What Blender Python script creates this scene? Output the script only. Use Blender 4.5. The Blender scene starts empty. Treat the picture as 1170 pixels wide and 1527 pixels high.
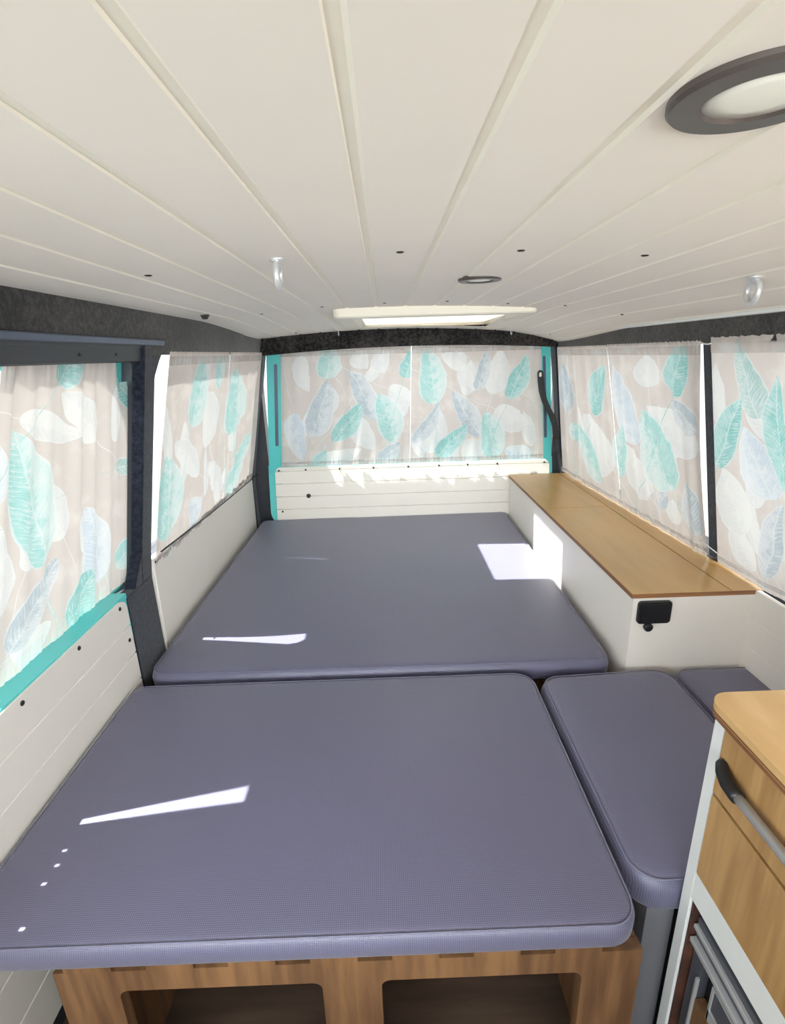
SKY, SUN, EXPO, FRONT_FILL = 1.9, 25.0, 0.0, 10.0
LEAVES = {
 'rearL': [(-0.426, 1.271, -0.379, 1.109, 0.039, 'W'), (-0.14, 1.283, -0.1, 1.203, 0.044, 'W'), (-0.036, 1.275, -0.001, 1.184, 0.05, 'W'), (-0.145, 0.974, -0.071, 0.827, 0.052, 'W'), (-0.324, 0.777, -0.118, 0.829, 0.041, 'W'), (-0.344, 0.753, -0.292, 0.823, 0.04, 'L'), (-0.28, 1.166, -0.263, 1.318, 0.063, 'L'), (-0.356, 0.895, -0.269, 1.16, 0.061, 'G'), (-0.048, 0.982, -0.171, 1.21, 0.054, 'G'), (-0.455, 1.012, -0.411, 0.785, 0.052, 'B'), (0.013, 1.108, 0.164, 1.037, 0.044, 'W'), (0.046, 0.864, -0.021, 1.098, 0.065, 'L'), (-0.038, 0.779, 0.069, 0.852, 0.041, 'G'), (0.099, 1.157, 0.146, 1.296, 0.042, 'T'), (-0.254, 0.877, -0.107, 1.045, 0.053, 'T')],
 'rearR': [(0.396, 1.204, 0.274, 1.266, 0.042, 'W'), (0.363, 1.189, 0.438, 1.095, 0.038, 'W'), (0.523, 1.076, 0.577, 1.273, 0.057, 'W'), (0.21, 0.8, 0.263, 1.023, 0.058, 'W'), (0.439, 0.763, 0.39, 0.876, 0.057, 'W'), (0.526, 0.992, 0.696, 0.907, 0.055, 'W'), (0.235, 1.04, 0.208, 1.299, 0.067, 'L'), (0.141, 0.844, 0.269, 1.05, 0.037, 'G'), (0.454, 0.886, 0.331, 1.098, 0.051, 'G'), (0.454, 1.1, 0.506, 1.275, 0.035, 'G'), (0.704, 0.748, 0.578, 0.818, 0.052, 'B'), (0.521, 0.772, 0.497, 0.993, 0.066, 'L'), (0.603, 1.043, 0.7, 1.248, 0.047, 'T'), (0.242, 0.788, 0.401, 0.939, 0.044, 'T')],
 'slide': [(0.874, 1.179, 1.044, 1.128, 0.028, 'W'), (1.111, 1.123, 0.997, 1.218, 0.042, 'W'), (0.79, 0.857, 0.816, 0.974, 0.038, 'W'), (0.812, 0.756, 0.931, 0.766, 0.046, 'W'), (0.808, 1.051, 0.808, 1.164, 0.032, 'B'), (1.115, 0.779, 1.077, 0.968, 0.053, 'B'), (0.81, 0.773, 0.959, 0.892, 0.039, 'G'), (1.193, 1.027, 1.319, 1.033, 0.022, 'Y'), (0.92, 0.906, 0.864, 1.168, 0.06, 'L'), (0.99, 0.723, 1.088, 0.814, 0.056, 'T'), (0.986, 1.233, 1.051, 1.289, 0.034, 'T'), (1.301, 1.154, 1.188, 1.235, 0.032, 'T'), (1.193, 0.791, 1.295, 0.818, 0.039, 'L')],
 'left': [(1.746, 1.003, 1.676, 1.177, 0.09, 'W'), (1.632, 0.921, 1.415, 1.05, 0.047, 'W'), (1.882, 0.772, 1.743, 0.926, 0.051, 'W'), (1.629, 0.738, 1.578, 0.846, 0.057, 'B'), (1.806, 1.182, 1.772, 1.284, 0.058, 'L'), (2.02, 0.992, 1.999, 1.243, 0.147, 'L'), (1.394, 0.788, 1.378, 1.029, 0.102, 'L'), (1.958, 0.751, 2.297, 0.952, 0.068, 'L'), (1.552, 1.073, 1.648, 1.275, 0.08, 'L')],
 'rightR': [(1.58, 1.145, 1.587, 1.249, 0.079, 'W'), (1.862, 0.814, 2.106, 0.99, 0.095, 'W'), (1.594, 0.783, 1.765, 0.931, 0.066, 'W'), (1.326, 0.997, 1.594, 1.077, 0.057, 'W'), (1.457, 0.748, 1.474, 0.822, 0.039, 'W'), (1.676, 0.951, 1.819, 1.2, 0.077, 'B'), (1.329, 1.055, 1.468, 1.11, 0.04, 'G'), (1.344, 0.749, 1.406, 0.898, 0.046, 'G'), (1.546, 0.774, 1.502, 0.845, 0.036, 'G'), (2.257, 0.996, 2.345, 1.216, 0.083, 'G'), (2.225, 0.88, 2.214, 0.959, 0.054, 'L'), (1.975, 0.754, 2.184, 0.952, 0.063, 'L'), (1.807, 0.821, 1.778, 1.006, 0.061, 'L'), (1.472, 0.848, 1.63, 1.061, 0.103, 'L'), (2.019, 1.033, 1.884, 1.217, 0.068, 'T'), (1.459, 1.138, 1.377, 1.276, 0.057, 'T')],
 'rightF': [(1.157, 0.821, 1.234, 0.964, 0.061, 'W'), (1.117, 0.746, 1.187, 0.819, 0.034, 'W'), (1.073, 0.929, 1.16, 1.086, 0.062, 'B'), (1.084, 0.742, 1.043, 0.934, 0.028, 'G'), (1.097, 1.113, 1.176, 1.275, 0.042, 'Y'), (1.034, 0.96, 1.067, 1.207, 0.041, 'T'), (1.253, 0.973, 1.164, 1.156, 0.043, 'T')],
}
import bpy, bmesh, math, random
from mathutils import Vector, Matrix

# ------------------------------------------------------------------ basics
scene = bpy.context.scene
C = scene.collection
PI = math.pi

def link(name, me, mat=None, parent=None, smooth=False):
    o = bpy.data.objects.new(name, me)
    C.objects.link(o)
    if mat: me.materials.append(mat)
    if parent: o.parent = parent
    if smooth:
        for p in me.polygons: p.use_smooth = True
    return o

def obj(name, bm, mat=None, parent=None, smooth=False, bevel=0, seg=2):
    bmesh.ops.remove_doubles(bm, verts=bm.verts, dist=1e-6)
    bmesh.ops.recalc_face_normals(bm, faces=bm.faces)
    me = bpy.data.meshes.new(name)
    bm.to_mesh(me); bm.free()
    o = link(name, me, mat, parent, smooth)
    if bevel:
        m = o.modifiers.new('bevel', 'BEVEL'); m.width = bevel; m.segments = seg
        m.limit_method = 'ANGLE'; m.angle_limit = math.radians(40)
        m.harden_normals = False
    return o

def thing(name, label, cat, loc=(0, 0, 0), group=None):
    o = bpy.data.objects.new(name, None); C.objects.link(o)
    o.location = loc; o.empty_display_size = .05
    o['label'] = label; o['category'] = cat
    if group: o['group'] = group
    return o

def tag(o, label, cat, group=None, kind=None):
    o['label'] = label; o['category'] = cat
    if group: o['group'] = group
    if kind: o['kind'] = kind
    return o

def struct(o, label=None, cat=None):
    o['kind'] = 'structure'
    if label: o['label'] = label
    if cat: o['category'] = cat
    return o

ident = lambda u, v, w: (u, v, w)

def hexa(bm, pts):
    vs = [bm.verts.new(p) for p in pts]
    for f in ((0,1,3,2),(4,6,7,5),(0,4,5,1),(2,3,7,6),(0,2,6,4),(1,5,7,3)):
        bm.faces.new([vs[i] for i in f])

def box(bm, a, b, mp=ident):
    (x0,y0,z0),(x1,y1,z1) = a, b
    hexa(bm, [mp(x,y,z) for x in (x0,x1) for y in (y0,y1) for z in (z0,z1)])

def grid_box(bm, u0, u1, v0, v1, w0, w1, mp, nu=1, nv=1):
    for i in range(nu):
        for j in range(nv):
            a = u0+(u1-u0)*i/nu; b = u0+(u1-u0)*(i+1)/nu
            c = v0+(v1-v0)*j/nv; d = v0+(v1-v0)*(j+1)/nv
            box(bm, (a,c,w0), (b,d,w1), mp)

def prism(bm, poly, w0, w1, mp=ident):
    """poly: list of (u,v); extruded in w"""
    a = [bm.verts.new(mp(u,v,w0)) for u,v in poly]
    b = [bm.verts.new(mp(u,v,w1)) for u,v in poly]
    bm.faces.new(a); bm.faces.new(b[::-1])
    n = len(poly)
    for i in range(n):
        bm.faces.new((a[i], a[(i+1)%n], b[(i+1)%n], b[i]))

def rrect(u0, u1, v0, v1, r, n=8):
    """rounded rectangle; r a number or (bl, br, tr, tl)"""
    if not isinstance(r, tuple): r = (r,)*4
    out = []
    for k,(cu,cv,a0) in enumerate(((u0,v0,PI),(u1,v0,1.5*PI),(u1,v1,0),(u0,v1,.5*PI))):
        rr = max(r[k], 1e-4)
        x = cu + (rr if cu == u0 else -rr); y = cv + (rr if cv == v0 else -rr)
        for i in range(n+1):
            a = a0 + .5*PI*i/n
            out.append((x+rr*math.cos(a), y+rr*math.sin(a)))
    return out

def ring_plate(bm, outer, inner, w0, w1, mp=ident):
    n = len(outer)
    A=[bm.verts.new(mp(u,v,w1)) for u,v in outer]; B=[bm.verts.new(mp(u,v,w1)) for u,v in inner]
    Cc=[bm.verts.new(mp(u,v,w0)) for u,v in outer]; D=[bm.verts.new(mp(u,v,w0)) for u,v in inner]
    for i in range(n):
        j=(i+1)%n
        bm.faces.new((A[i],A[j],B[j],B[i])); bm.faces.new((Cc[i],D[i],D[j],Cc[j]))
        bm.faces.new((A[i],Cc[i],Cc[j],A[j])); bm.faces.new((B[i],B[j],D[j],D[i]))

def tube(bm, pts, r, n=8, closed=False, cap=True):
    pts = [Vector(p) for p in pts]; N=len(pts); rings=[]
    prev = None
    for i,p in enumerate(pts):
        a = pts[(i-1)%N] if (closed or i>0) else p
        b = pts[(i+1)%N] if (closed or i<N-1) else p
        t=(b-a).normalized()
        ref = prev if prev else (Vector((0,0,1)) if abs(t.z)<.9 else Vector((1,0,0)))
        x = ref - t*ref.dot(t)
        if x.length<1e-5: x = Vector((0,1,0))-t*t.y
        x.normalize(); prev=x; y=t.cross(x)
        rr = r[i] if isinstance(r,(list,tuple)) else r
        rings.append([bm.verts.new(p+x*rr*math.cos(2*PI*k/n)+y*rr*math.sin(2*PI*k/n)) for k in range(n)])
    m = N if closed else N-1
    for i in range(m):
        a,b=rings[i],rings[(i+1)%N]
        for k in range(n): bm.faces.new((a[k],a[(k+1)%n],b[(k+1)%n],b[k]))
    if cap and not closed:
        bm.faces.new(rings[0][::-1]); bm.faces.new(rings[-1])

def lathe(bm, prof, c=(0,0,0), n=40, M=None):
    """prof: (r,z) list revolved about local z"""
    c=Vector(c); rings=[]
    for r,z in prof:
        ring=[]
        for k in range(n):
            p=Vector((max(r,1e-5)*math.cos(2*PI*k/n), max(r,1e-5)*math.sin(2*PI*k/n), z))
            if M: p=M@p
            ring.append(bm.verts.new(c+p))
        rings.append(ring)
    for a,b in zip(rings,rings[1:]):
        for k in range(n): bm.faces.new((a[k],a[(k+1)%n],b[(k+1)%n],b[k]))
    bm.faces.new(rings[0][::-1]); bm.faces.new(rings[-1])

# ------------------------------------------------------------------ materials
def srgb(r,g,b):
    f=lambda c:(c/255/12.92 if c/255<=.04045 else ((c/255+.055)/1.055)**2.4)
    return (f(r),f(g),f(b),1)

class NT:
    def __init__(s, nt): s.nt=nt
    def node(s, t, **kw):
        n=s.nt.nodes.new(t)
        for k,v in kw.items(): setattr(n,k,v)
        return n
    def put(s, sock, v):
        if hasattr(v,'is_output'): s.nt.links.new(v, sock)
        else: sock.default_value=v
    def m(s, op, a, b=None, c=None, clamp=False):
        n=s.node('ShaderNodeMath', operation=op); n.use_clamp=clamp
        s.put(n.inputs[0],a)
        if b is not None: s.put(n.inputs[1],b)
        if c is not None: s.put(n.inputs[2],c)
        return n.outputs[0]
    def vm(s, op, a, b=None, out=0):
        n=s.node('ShaderNodeVectorMath', operation=op); s.put(n.inputs[0],a)
        if b is not None: s.put(n.inputs[1],b)
        return n.outputs['Value'] if op in('DOT_PRODUCT','LENGTH') else n.outputs[0]
    def mix(s, f, a, b):
        n=s.node('ShaderNodeMix', data_type='RGBA')
        s.put(n.inputs[0],f); s.put(n.inputs[6],a); s.put(n.inputs[7],b)
        return n.outputs[2]
    def noise(s, vec, scale, detail=2, rough=.5):
        n=s.node('ShaderNodeTexNoise'); s.put(n.inputs['Vector'],vec)
        n.inputs['Scale'].default_value=scale; n.inputs['Detail'].default_value=detail; n.inputs['Roughness'].default_value=rough
        return n.outputs[0]
    def ramp(s, f, a, b):
        n=s.node('ShaderNodeMapRange', interpolation_type='SMOOTHSTEP'); s.put(n.inputs[0],f)
        s.put(n.inputs[1],a); s.put(n.inputs[2],b); n.inputs[3].default_value=0; n.inputs[4].default_value=1
        return n.outputs[0]

def new_mat(name):
    m=bpy.data.materials.new(name); m.use_nodes=True
    nt=m.node_tree; b=nt.nodes['Principled BSDF']
    return m, NT(nt), b

def coords(k, scale=(1,1,1), rot=(0,0,0), which='Object'):
    tc=k.node('ShaderNodeTexCoord'); mp=k.node('ShaderNodeMapping')
    k.nt.links.new(tc.outputs[which], mp.inputs[0]); mp.inputs['Scale'].default_value=scale; mp.inputs['Rotation'].default_value=rot
    return mp.outputs[0]

def mat_simple(name, col, rough=.5, metal=0, var=.08, vscale=12, bump=0, bscale=80, spec=.5, sheen=0):
    m,k,b=new_mat(name); v=coords(k)
    n=k.noise(v,vscale,3)
    dark=tuple(c*(1-var) for c in col[:3])+(1,); light=tuple(min(1,c*(1+var)) for c in col[:3])+(1,)
    k.put(b.inputs['Base Color'], k.mix(n,dark,light))
    b.inputs['Roughness'].default_value=rough; b.inputs['Metallic'].default_value=metal
    b.inputs['Specular IOR Level'].default_value=spec
    if sheen: b.inputs['Sheen Weight'].default_value=sheen
    if bump:
        bn=k.node('ShaderNodeBump'); bn.inputs['Strength'].default_value=bump; bn.inputs['Distance'].default_value=.002
        k.put(bn.inputs['Height'], k.noise(v,bscale,3)); k.put(b.inputs['Normal'], bn.outputs[0])
    return m

def mat_wood(name, light, dark, scale=(60,6,60), rough=.4, bump=.05, streak=.5):
    m,k,b=new_mat(name); v=coords(k, scale)
    n1=k.noise(v,1,4,.6); v2=coords(k,tuple(s*.25 for s in scale)); n2=k.noise(v2,1,2,.5)
    f=k.m('ADD',k.m('MULTIPLY',n1,streak),k.m('MULTIPLY',n2,1-streak))
    k.put(b.inputs['Base Color'], k.mix(k.ramp(f,.32,.68),dark,light))
    b.inputs['Roughness'].default_value=rough
    bn=k.node('ShaderNodeBump'); bn.inputs['Strength'].default_value=bump; bn.inputs['Distance'].default_value=.001
    k.put(bn.inputs['Height'],n1); k.put(b.inputs['Normal'],bn.outputs[0])
    return m

def mat_weave(name, base, dot, pitch=.0042):
    m,k,b=new_mat(name); v=coords(k,(1,1,1),(0,0,math.radians(45)))
    s=k.node('ShaderNodeSeparateXYZ'); k.put(s.inputs[0],coords(k))
    q=k.m('ADD',s.outputs[1],s.outputs[2]); fx=k.m('SINE',k.m('MULTIPLY',k.m('ADD',s.outputs[0],q),.7071*2*PI/pitch)); fy=k.m('SINE',k.m('MULTIPLY',k.m('SUBTRACT',s.outputs[0],q),.7071*2*PI/pitch))
    h=k.m('MULTIPLY',fx,fy); 
    f=k.ramp(h,-.1,.8)
    n=k.noise(v,5,3)
    b1=k.mix(n,tuple(c*.94 for c in base[:3])+(1,),tuple(c*1.06 for c in base[:3])+(1,))
    k.put(b.inputs['Base Color'], k.mix(f,b1,dot))
    b.inputs['Roughness'].default_value=.40; b.inputs['Specular IOR Level'].default_value=.6
    b.inputs['Sheen Weight'].default_value=.25; b.inputs['Sheen Roughness'].default_value=.4
    bn=k.node('ShaderNodeBump'); bn.inputs['Strength'].default_value=.35; bn.inputs['Distance'].default_value=.0006
    k.put(bn.inputs['Height'],f); k.put(b.inputs['Normal'],bn.outputs[0])
    return m

def mat_felt(name, a, bcol):
    m,k,b=new_mat(name); v=coords(k)
    n=k.noise(v,90,5,.75); n2=k.noise(v,7,3)
    k.put(b.inputs['Base Color'], k.mix(k.ramp(k.m('ADD',k.m('MULTIPLY',n,.7),k.m('MULTIPLY',n2,.3)),.38,.66),a,bcol))
    b.inputs['Roughness'].default_value=1; b.inputs['Specular IOR Level'].default_value=.1; b.inputs['Sheen Weight'].default_value=.3
    bn=k.node('ShaderNodeBump'); bn.inputs['Strength'].default_value=.6; bn.inputs['Distance'].default_value=.002
    k.put(bn.inputs['Height'],n); k.put(b.inputs['Normal'],bn.outputs[0])
    return m

def mat_glass():
    m=bpy.data.materials.new('window_glass'); m.use_nodes=True; nt=m.node_tree; nt.nodes.clear(); k=NT(nt)
    out=k.node('ShaderNodeOutputMaterial'); mx=k.node('ShaderNodeMixShader'); t=k.node('ShaderNodeBsdfTransparent'); g=k.node('ShaderNodeBsdfGlossy')
    t.inputs[0].default_value=(.93,.96,.95,1); g.inputs['Roughness'].default_value=.02
    lw=k.node('ShaderNodeLayerWeight'); fr=k.m('ADD',k.m('MULTIPLY',k.m('POWER',lw.outputs['Facing'],5.0),.5),.03)
    k.put(mx.inputs[0],fr); nt.links.new(t.outputs[0],mx.inputs[1]); nt.links.new(g.outputs[0],mx.inputs[2]); nt.links.new(mx.outputs[0],out.inputs[0])
    return m

PAL = {'T':(srgb(122,186,184),srgb(156,201,199)),'L':(srgb(150,200,198),srgb(196,214,213)),'G':(srgb(168,180,190),srgb(198,202,208)),
       'W':(srgb(221,219,218),srgb(211,210,211)),'B':(srgb(190,201,213),srgb(210,214,220)),'Y':(srgb(156,188,186),srgb(178,198,196))}
BASE=srgb(205,196,192)

def leaf_group():
    g=bpy.data.node_groups.new('leaf','ShaderNodeTree'); I=g.interface
    for nm,tp in (('UV','NodeSocketVector'),('P0','NodeSocketVector'),('P1','NodeSocketVector'),('HW','NodeSocketFloat'),('N','NodeSocketFloat'),('Big','NodeSocketFloat'),('N2','NodeSocketFloat'),('Under','NodeSocketColor'),('A','NodeSocketColor'),('B','NodeSocketColor')):
        I.new_socket(nm,in_out='INPUT',socket_type=tp)
    I.new_socket('Color',in_out='OUTPUT',socket_type='NodeSocketColor')
    k=NT(g); gi=k.node('NodeGroupInput'); go=k.node('NodeGroupOutput'); o=gi.outputs
    sub=k.vm('SUBTRACT',o['UV'],o['P0']); d=k.vm('SUBTRACT',o['P1'],o['P0'])
    big=o['Big']; L=k.vm('LENGTH',d); dot=k.vm('DOT_PRODUCT',sub,d)
    along=k.m('DIVIDE',dot,L); s=k.m('DIVIDE',along,L)
    cr=k.vm('CROSS_PRODUCT',sub,d); sp=k.node('ShaderNodeSeparateXYZ'); k.put(sp.inputs[0],cr)
    tl=k.m('DIVIDE',sp.outputs[2],L); t=k.m('DIVIDE',tl,o['HW'])
    n=o['N']
    sc=k.m('MINIMUM',k.m('MAXIMUM',s,0.0),1.0)
    w=k.m('MULTIPLY',k.m('MULTIPLY',k.m('POWER',k.m('MAXIMUM',sc,.0001),.5),k.m('POWER',k.m('MAXIMUM',k.m('SUBTRACT',1.0,sc),.0001),.8)),2.38)
    t=k.m('ADD',t,k.m('MULTIPLY',k.m('MULTIPLY',k.m('SUBTRACT',sc,.5),k.m('SUBTRACT',sc,.5)),.9)); t=k.m('SUBTRACT',t,.08)
    at=k.m('ABSOLUTE',t); r=k.m('DIVIDE',at,w)
    r=k.m('ADD',r,k.m('MULTIPLY',k.m('SUBTRACT',n,.5),.28))
    alpha=k.m('SUBTRACT',1.0,k.ramp(r,.96,1.04))
    rim=k.ramp(r,.84,.96)
    rib=k.m('SUBTRACT',1.0,k.ramp(k.m('ABSOLUTE',tl),.0012,.003))
    ph=k.m('SUBTRACT',along,k.m('MULTIPLY',k.m('ABSOLUTE',tl),.75))
    ph=k.m('ADD',ph,k.m('MULTIPLY',n,.012))
    vein=k.ramp(k.m('SINE',k.m('MULTIPLY',ph,2*PI/.0105)),.35,1.0)
    cx=k.node('ShaderNodeCombineXYZ'); k.put(cx.inputs[0],ph); k.put(cx.inputs[1],k.m('MULTIPLY',tl,.12)); cx.inputs[2].default_value=0
    brush=k.noise(cx.outputs[0],330,3,.65)
    side=k.ramp(k.m('ADD',t,k.m('MULTIPLY',k.m('SUBTRACT',n,.5),2.4)),-.35,.45)
    col=k.mix(side,o['A'],o['B'])
    n2=o['N2']
    white=srgb(222,223,224)
    lf=k.m('MAXIMUM',k.m('MULTIPLY',vein,k.ramp(n,.3,.62)), k.m('MULTIPLY',rib,.9))
    lf=k.m('MAXIMUM',k.m('MULTIPLY',lf,.62), k.m('MULTIPLY',rim,.75))
    lf=k.m('MAXIMUM',lf,k.m('MULTIPLY',k.m('MULTIPLY',k.m('ADD',k.m('MULTIPLY',k.ramp(big,.38,.68),.6),.4),k.ramp(brush,.42,.66)),.75))
    lf=k.m('ADD',lf,k.m('MULTIPLY',k.m('SUBTRACT',n2,.5),.25),clamp=True)
    k.put(go.inputs['Color'], k.mix(k.m('MULTIPLY',alpha,.93), o['Under'], k.mix(lf,col,white)))
    return g
LG=leaf_group()

def mat_curtain(name, leaves, seed=0, trans=.28):
    m=bpy.data.materials.new(name); m.use_nodes=True; nt=m.node_tree; nt.nodes.clear(); k=NT(nt)
    uv=k.node('ShaderNodeUVMap'); uv.uv_map='cloth'
    nz=k.node('ShaderNodeTexNoise'); k.put(nz.inputs['Vector'],uv.outputs[0]); nz.inputs['Scale'].default_value=6.5
    off=k.vm('SUBTRACT',nz.outputs['Color'],(.5,.5,.5)); sc=k.vm('MULTIPLY',off,(.045,.045,0))
    U=k.vm('ADD',uv.outputs[0],sc)
    U=k.vm('MULTIPLY',U,(1,1,0))
    n=k.noise(U,9,3,.6)
    cur=k.mix(k.ramp(n,.48,.66),BASE,srgb(214,206,202))
    N1=k.noise(U,38,3,.6); NB=k.noise(U,16,2,.5); N2=k.noise(U,120,2,.6)
    rg=random.Random(seed+77); us=[l[0] for l in leaves]; lo,hi=min(us)-.05,max(us)+.05
    ghosts=[]; ng=min(7,19-len(leaves))
    for q in range(ng):
        a=lo+(hi-lo)*(q+.5)/ng+rg.uniform(-.04,.04); b=rg.uniform(.74,1.22); th=rg.uniform(.6,2.5); ln=rg.uniform(.12,.19); ghosts.append((a,b,a+ln*.6*math.cos(th),b+ln*math.sin(th),rg.uniform(.026,.04),'W'))
    for (a,b,c,d,h,key) in ghosts+list(leaves):
        g=k.node('ShaderNodeGroup'); g.node_tree=LG
        k.put(g.inputs['UV'],U); k.put(g.inputs['N'],N1); k.put(g.inputs['Big'],NB); k.put(g.inputs['N2'],N2); g.inputs['P0'].default_value=(a,b,0); g.inputs['P1'].default_value=(c,d,0); g.inputs['HW'].default_value=h
        A,B=PAL[key]; g.inputs['A'].default_value=A; g.inputs['B'].default_value=B
        k.put(g.inputs['Under'],cur); cur=g.outputs[0]
    df=k.node('ShaderNodeBsdfDiffuse'); tr=k.node('ShaderNodeBsdfTranslucent'); mx=k.node('ShaderNodeMixShader'); out=k.node('ShaderNodeOutputMaterial')
    wv=k.noise(k.vm('MULTIPLY',uv.outputs[0],(1.0,.15,1)),420,2); bn=k.node('ShaderNodeBump'); bn.inputs['Strength'].default_value=.25; bn.inputs['Distance'].default_value=.0006
    k.put(bn.inputs['Height'],wv)
    for s in (df,tr): k.put(s.inputs['Color'],cur); k.put(s.inputs['Normal'],bn.outputs[0])
    mx.inputs[0].default_value=trans
    nt.links.new(df.outputs[0],mx.inputs[1]); nt.links.new(tr.outputs[0],mx.inputs[2]); nt.links.new(mx.outputs[0],out.inputs[0])
    return m

M = {}
M['white']=mat_simple('white_painted_board',srgb(237,231,224),.45,var=.025,vscale=5,bump=.12,bscale=60)
M['ceil']=mat_simple('ceiling_paint',srgb(238,231,224),.6,var=.03,vscale=6,bump=.08,bscale=40,spec=.3)
M['groove']=mat_simple('ceiling_groove_paint',srgb(238,232,220),.5,var=.045,vscale=22,bump=.2,bscale=50)
M['cream']=mat_simple('cream_plastic',srgb(240,233,219),.4,var=.02)
M['felt']=mat_felt('charcoal_carpet_lining',srgb(22,21,24),srgb(76,72,70))
M['navy']=mat_felt('navy_carpet_lining',srgb(22,25,36),srgb(50,55,70))
M['black']=mat_simple('black_plastic',srgb(24,24,27),.4,var=.1)
M['rubber']=mat_simple('black_rubber_seal',srgb(38,40,46),.45,var=.1)
M['darkmetal']=mat_simple('dark_painted_metal',srgb(52,54,62),.4,var=.15,vscale=6)
M['rail']=mat_simple('blue_grey_rail_metal',srgb(96,104,124),.3,metal=.5,var=.1)
M['turq']=mat_simple('turquoise_car_paint',srgb(92,206,206),.3,var=.04,vscale=3)
M['fabric']=mat_weave('blue_grey_woven_upholstery',srgb(92,90,116),srgb(122,120,144))
M['piping']=mat_simple('blue_grey_piping',srgb(112,111,138),.6,var=.08,vscale=200,sheen=.3)
M['oak']=mat_wood('oak_veneer',srgb(186,148,98),srgb(150,112,68),(70,70,5),.45)
M['base']=mat_wood('brown_plywood',srgb(134,98,66),srgb(90,62,42),(60,60,5),.5)
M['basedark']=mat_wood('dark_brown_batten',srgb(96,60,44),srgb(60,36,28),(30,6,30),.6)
M['lid']=mat_wood('honey_plywood_lid',srgb(206,166,110),srgb(190,148,92),(22,3,22),.3,.03)
M['worktop']=mat_wood('pale_oak_worktop',srgb(222,188,138),srgb(198,160,108),(22,7,22),.3,.03)
M['plyedge']=mat_wood('plywood_edge',srgb(150,104,66),srgb(110,70,42),(8,8,220),.5)
M['silver']=mat_simple('brushed_silver',srgb(205,206,210),.32,metal=.45,var=.05,vscale=60)
M['chrome']=mat_simple('satin_chrome_bar',srgb(215,215,216),.3,metal=.35,var=.03)
M['alu']=mat_simple('matt_white_aluminium',srgb(222,224,224),.4,var=.03,vscale=20)
M['grey']=mat_simple('grey_panel_paint',srgb(112,111,118),.5,var=.04)
M['fridge']=mat_simple('dark_grey_fridge_trim',srgb(78,80,88),.4,var=.06)
M['bronze']=mat_simple('dark_bronze_ring',srgb(84,76,74),.35,metal=.3,var=.05)
M['opal']=mat_simple('opal_diffuser',srgb(236,236,228),.35,var=.01)
M['screw']=mat_simple('dark_screw_head',srgb(30,28,26),.5,var=.2)
M['brass']=mat_simple('hinge_metal',srgb(170,150,110),.35,metal=.8)
M['hem']=mat_simple('curtain_hem_cloth',srgb(206,202,200),.9,var=.08,vscale=40)
M['cordw']=mat_simple('white_elastic_cord',srgb(225,225,222),.7)
M['floor']=mat_wood('dark_vinyl_floor',srgb(96,78,66),srgb(66,52,44),(4,30,4),.5)
M['roof']=mat_simple('roof_outer_skin',srgb(190,190,190),.5)
M['glass']=mat_glass()
def blind_mat():
    m=bpy.data.materials.new('white_blind'); m.use_nodes=True; nt=m.node_tree; nt.nodes.clear(); k=NT(nt)
    a=k.node('ShaderNodeBsdfDiffuse'); b=k.node('ShaderNodeBsdfTranslucent'); mx=k.node('ShaderNodeMixShader'); out=k.node('ShaderNodeOutputMaterial')
    n=k.noise(coords(k),30,2); c=k.mix(n,(.86,.86,.86,1),(.92,.92,.92,1)); k.put(a.inputs[0],c); k.put(b.inputs[0],c); mx.inputs[0].default_value=.5
    nt.links.new(a.outputs[0],mx.inputs[1]); nt.links.new(b.outputs[0],mx.inputs[2]); nt.links.new(mx.outputs[0],out.inputs[0]); return m
M['blind']=blind_mat()

# ------------------------------------------------------------------ van geometry maps (u, v, inward w)
def BL(v): return -.66 + .19*max(0, v-.72)
def mapL(u,v,w): return (BL(v)+w, u, v)
def BR(u,v):
    if v < .6985: return .907-.03*max(0,u-1.1)
    b=.89-.033*(u-1.3); return b+(.79-b)*(v-.73)/.54
def mapR(u,v,w): return (BR(u,v)-w, u, v)
YR=2.42
def tp_(u,v): return .13+(u-.13)*(1-.065*max(0,min(1.1,(v-.76)/.54)))
def mapT(u,v,w): return (tp_(u,v), YR-w, v)
TS=.20
def mapTp(u,v,w): return (u, YR+.009-w-TS*max(0,.765-v), v)     # sloping tailgate lower panel

def zc(x,y):
    """underside of the crowned headlining"""
    z=1.402-.083*(x-.03)**2-.34*max(0,x-.5)**2
    if y>1.55: t=min(1,(y-1.55)/.8); z-=.027*t*t*(3-2*t)
    return z

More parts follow.
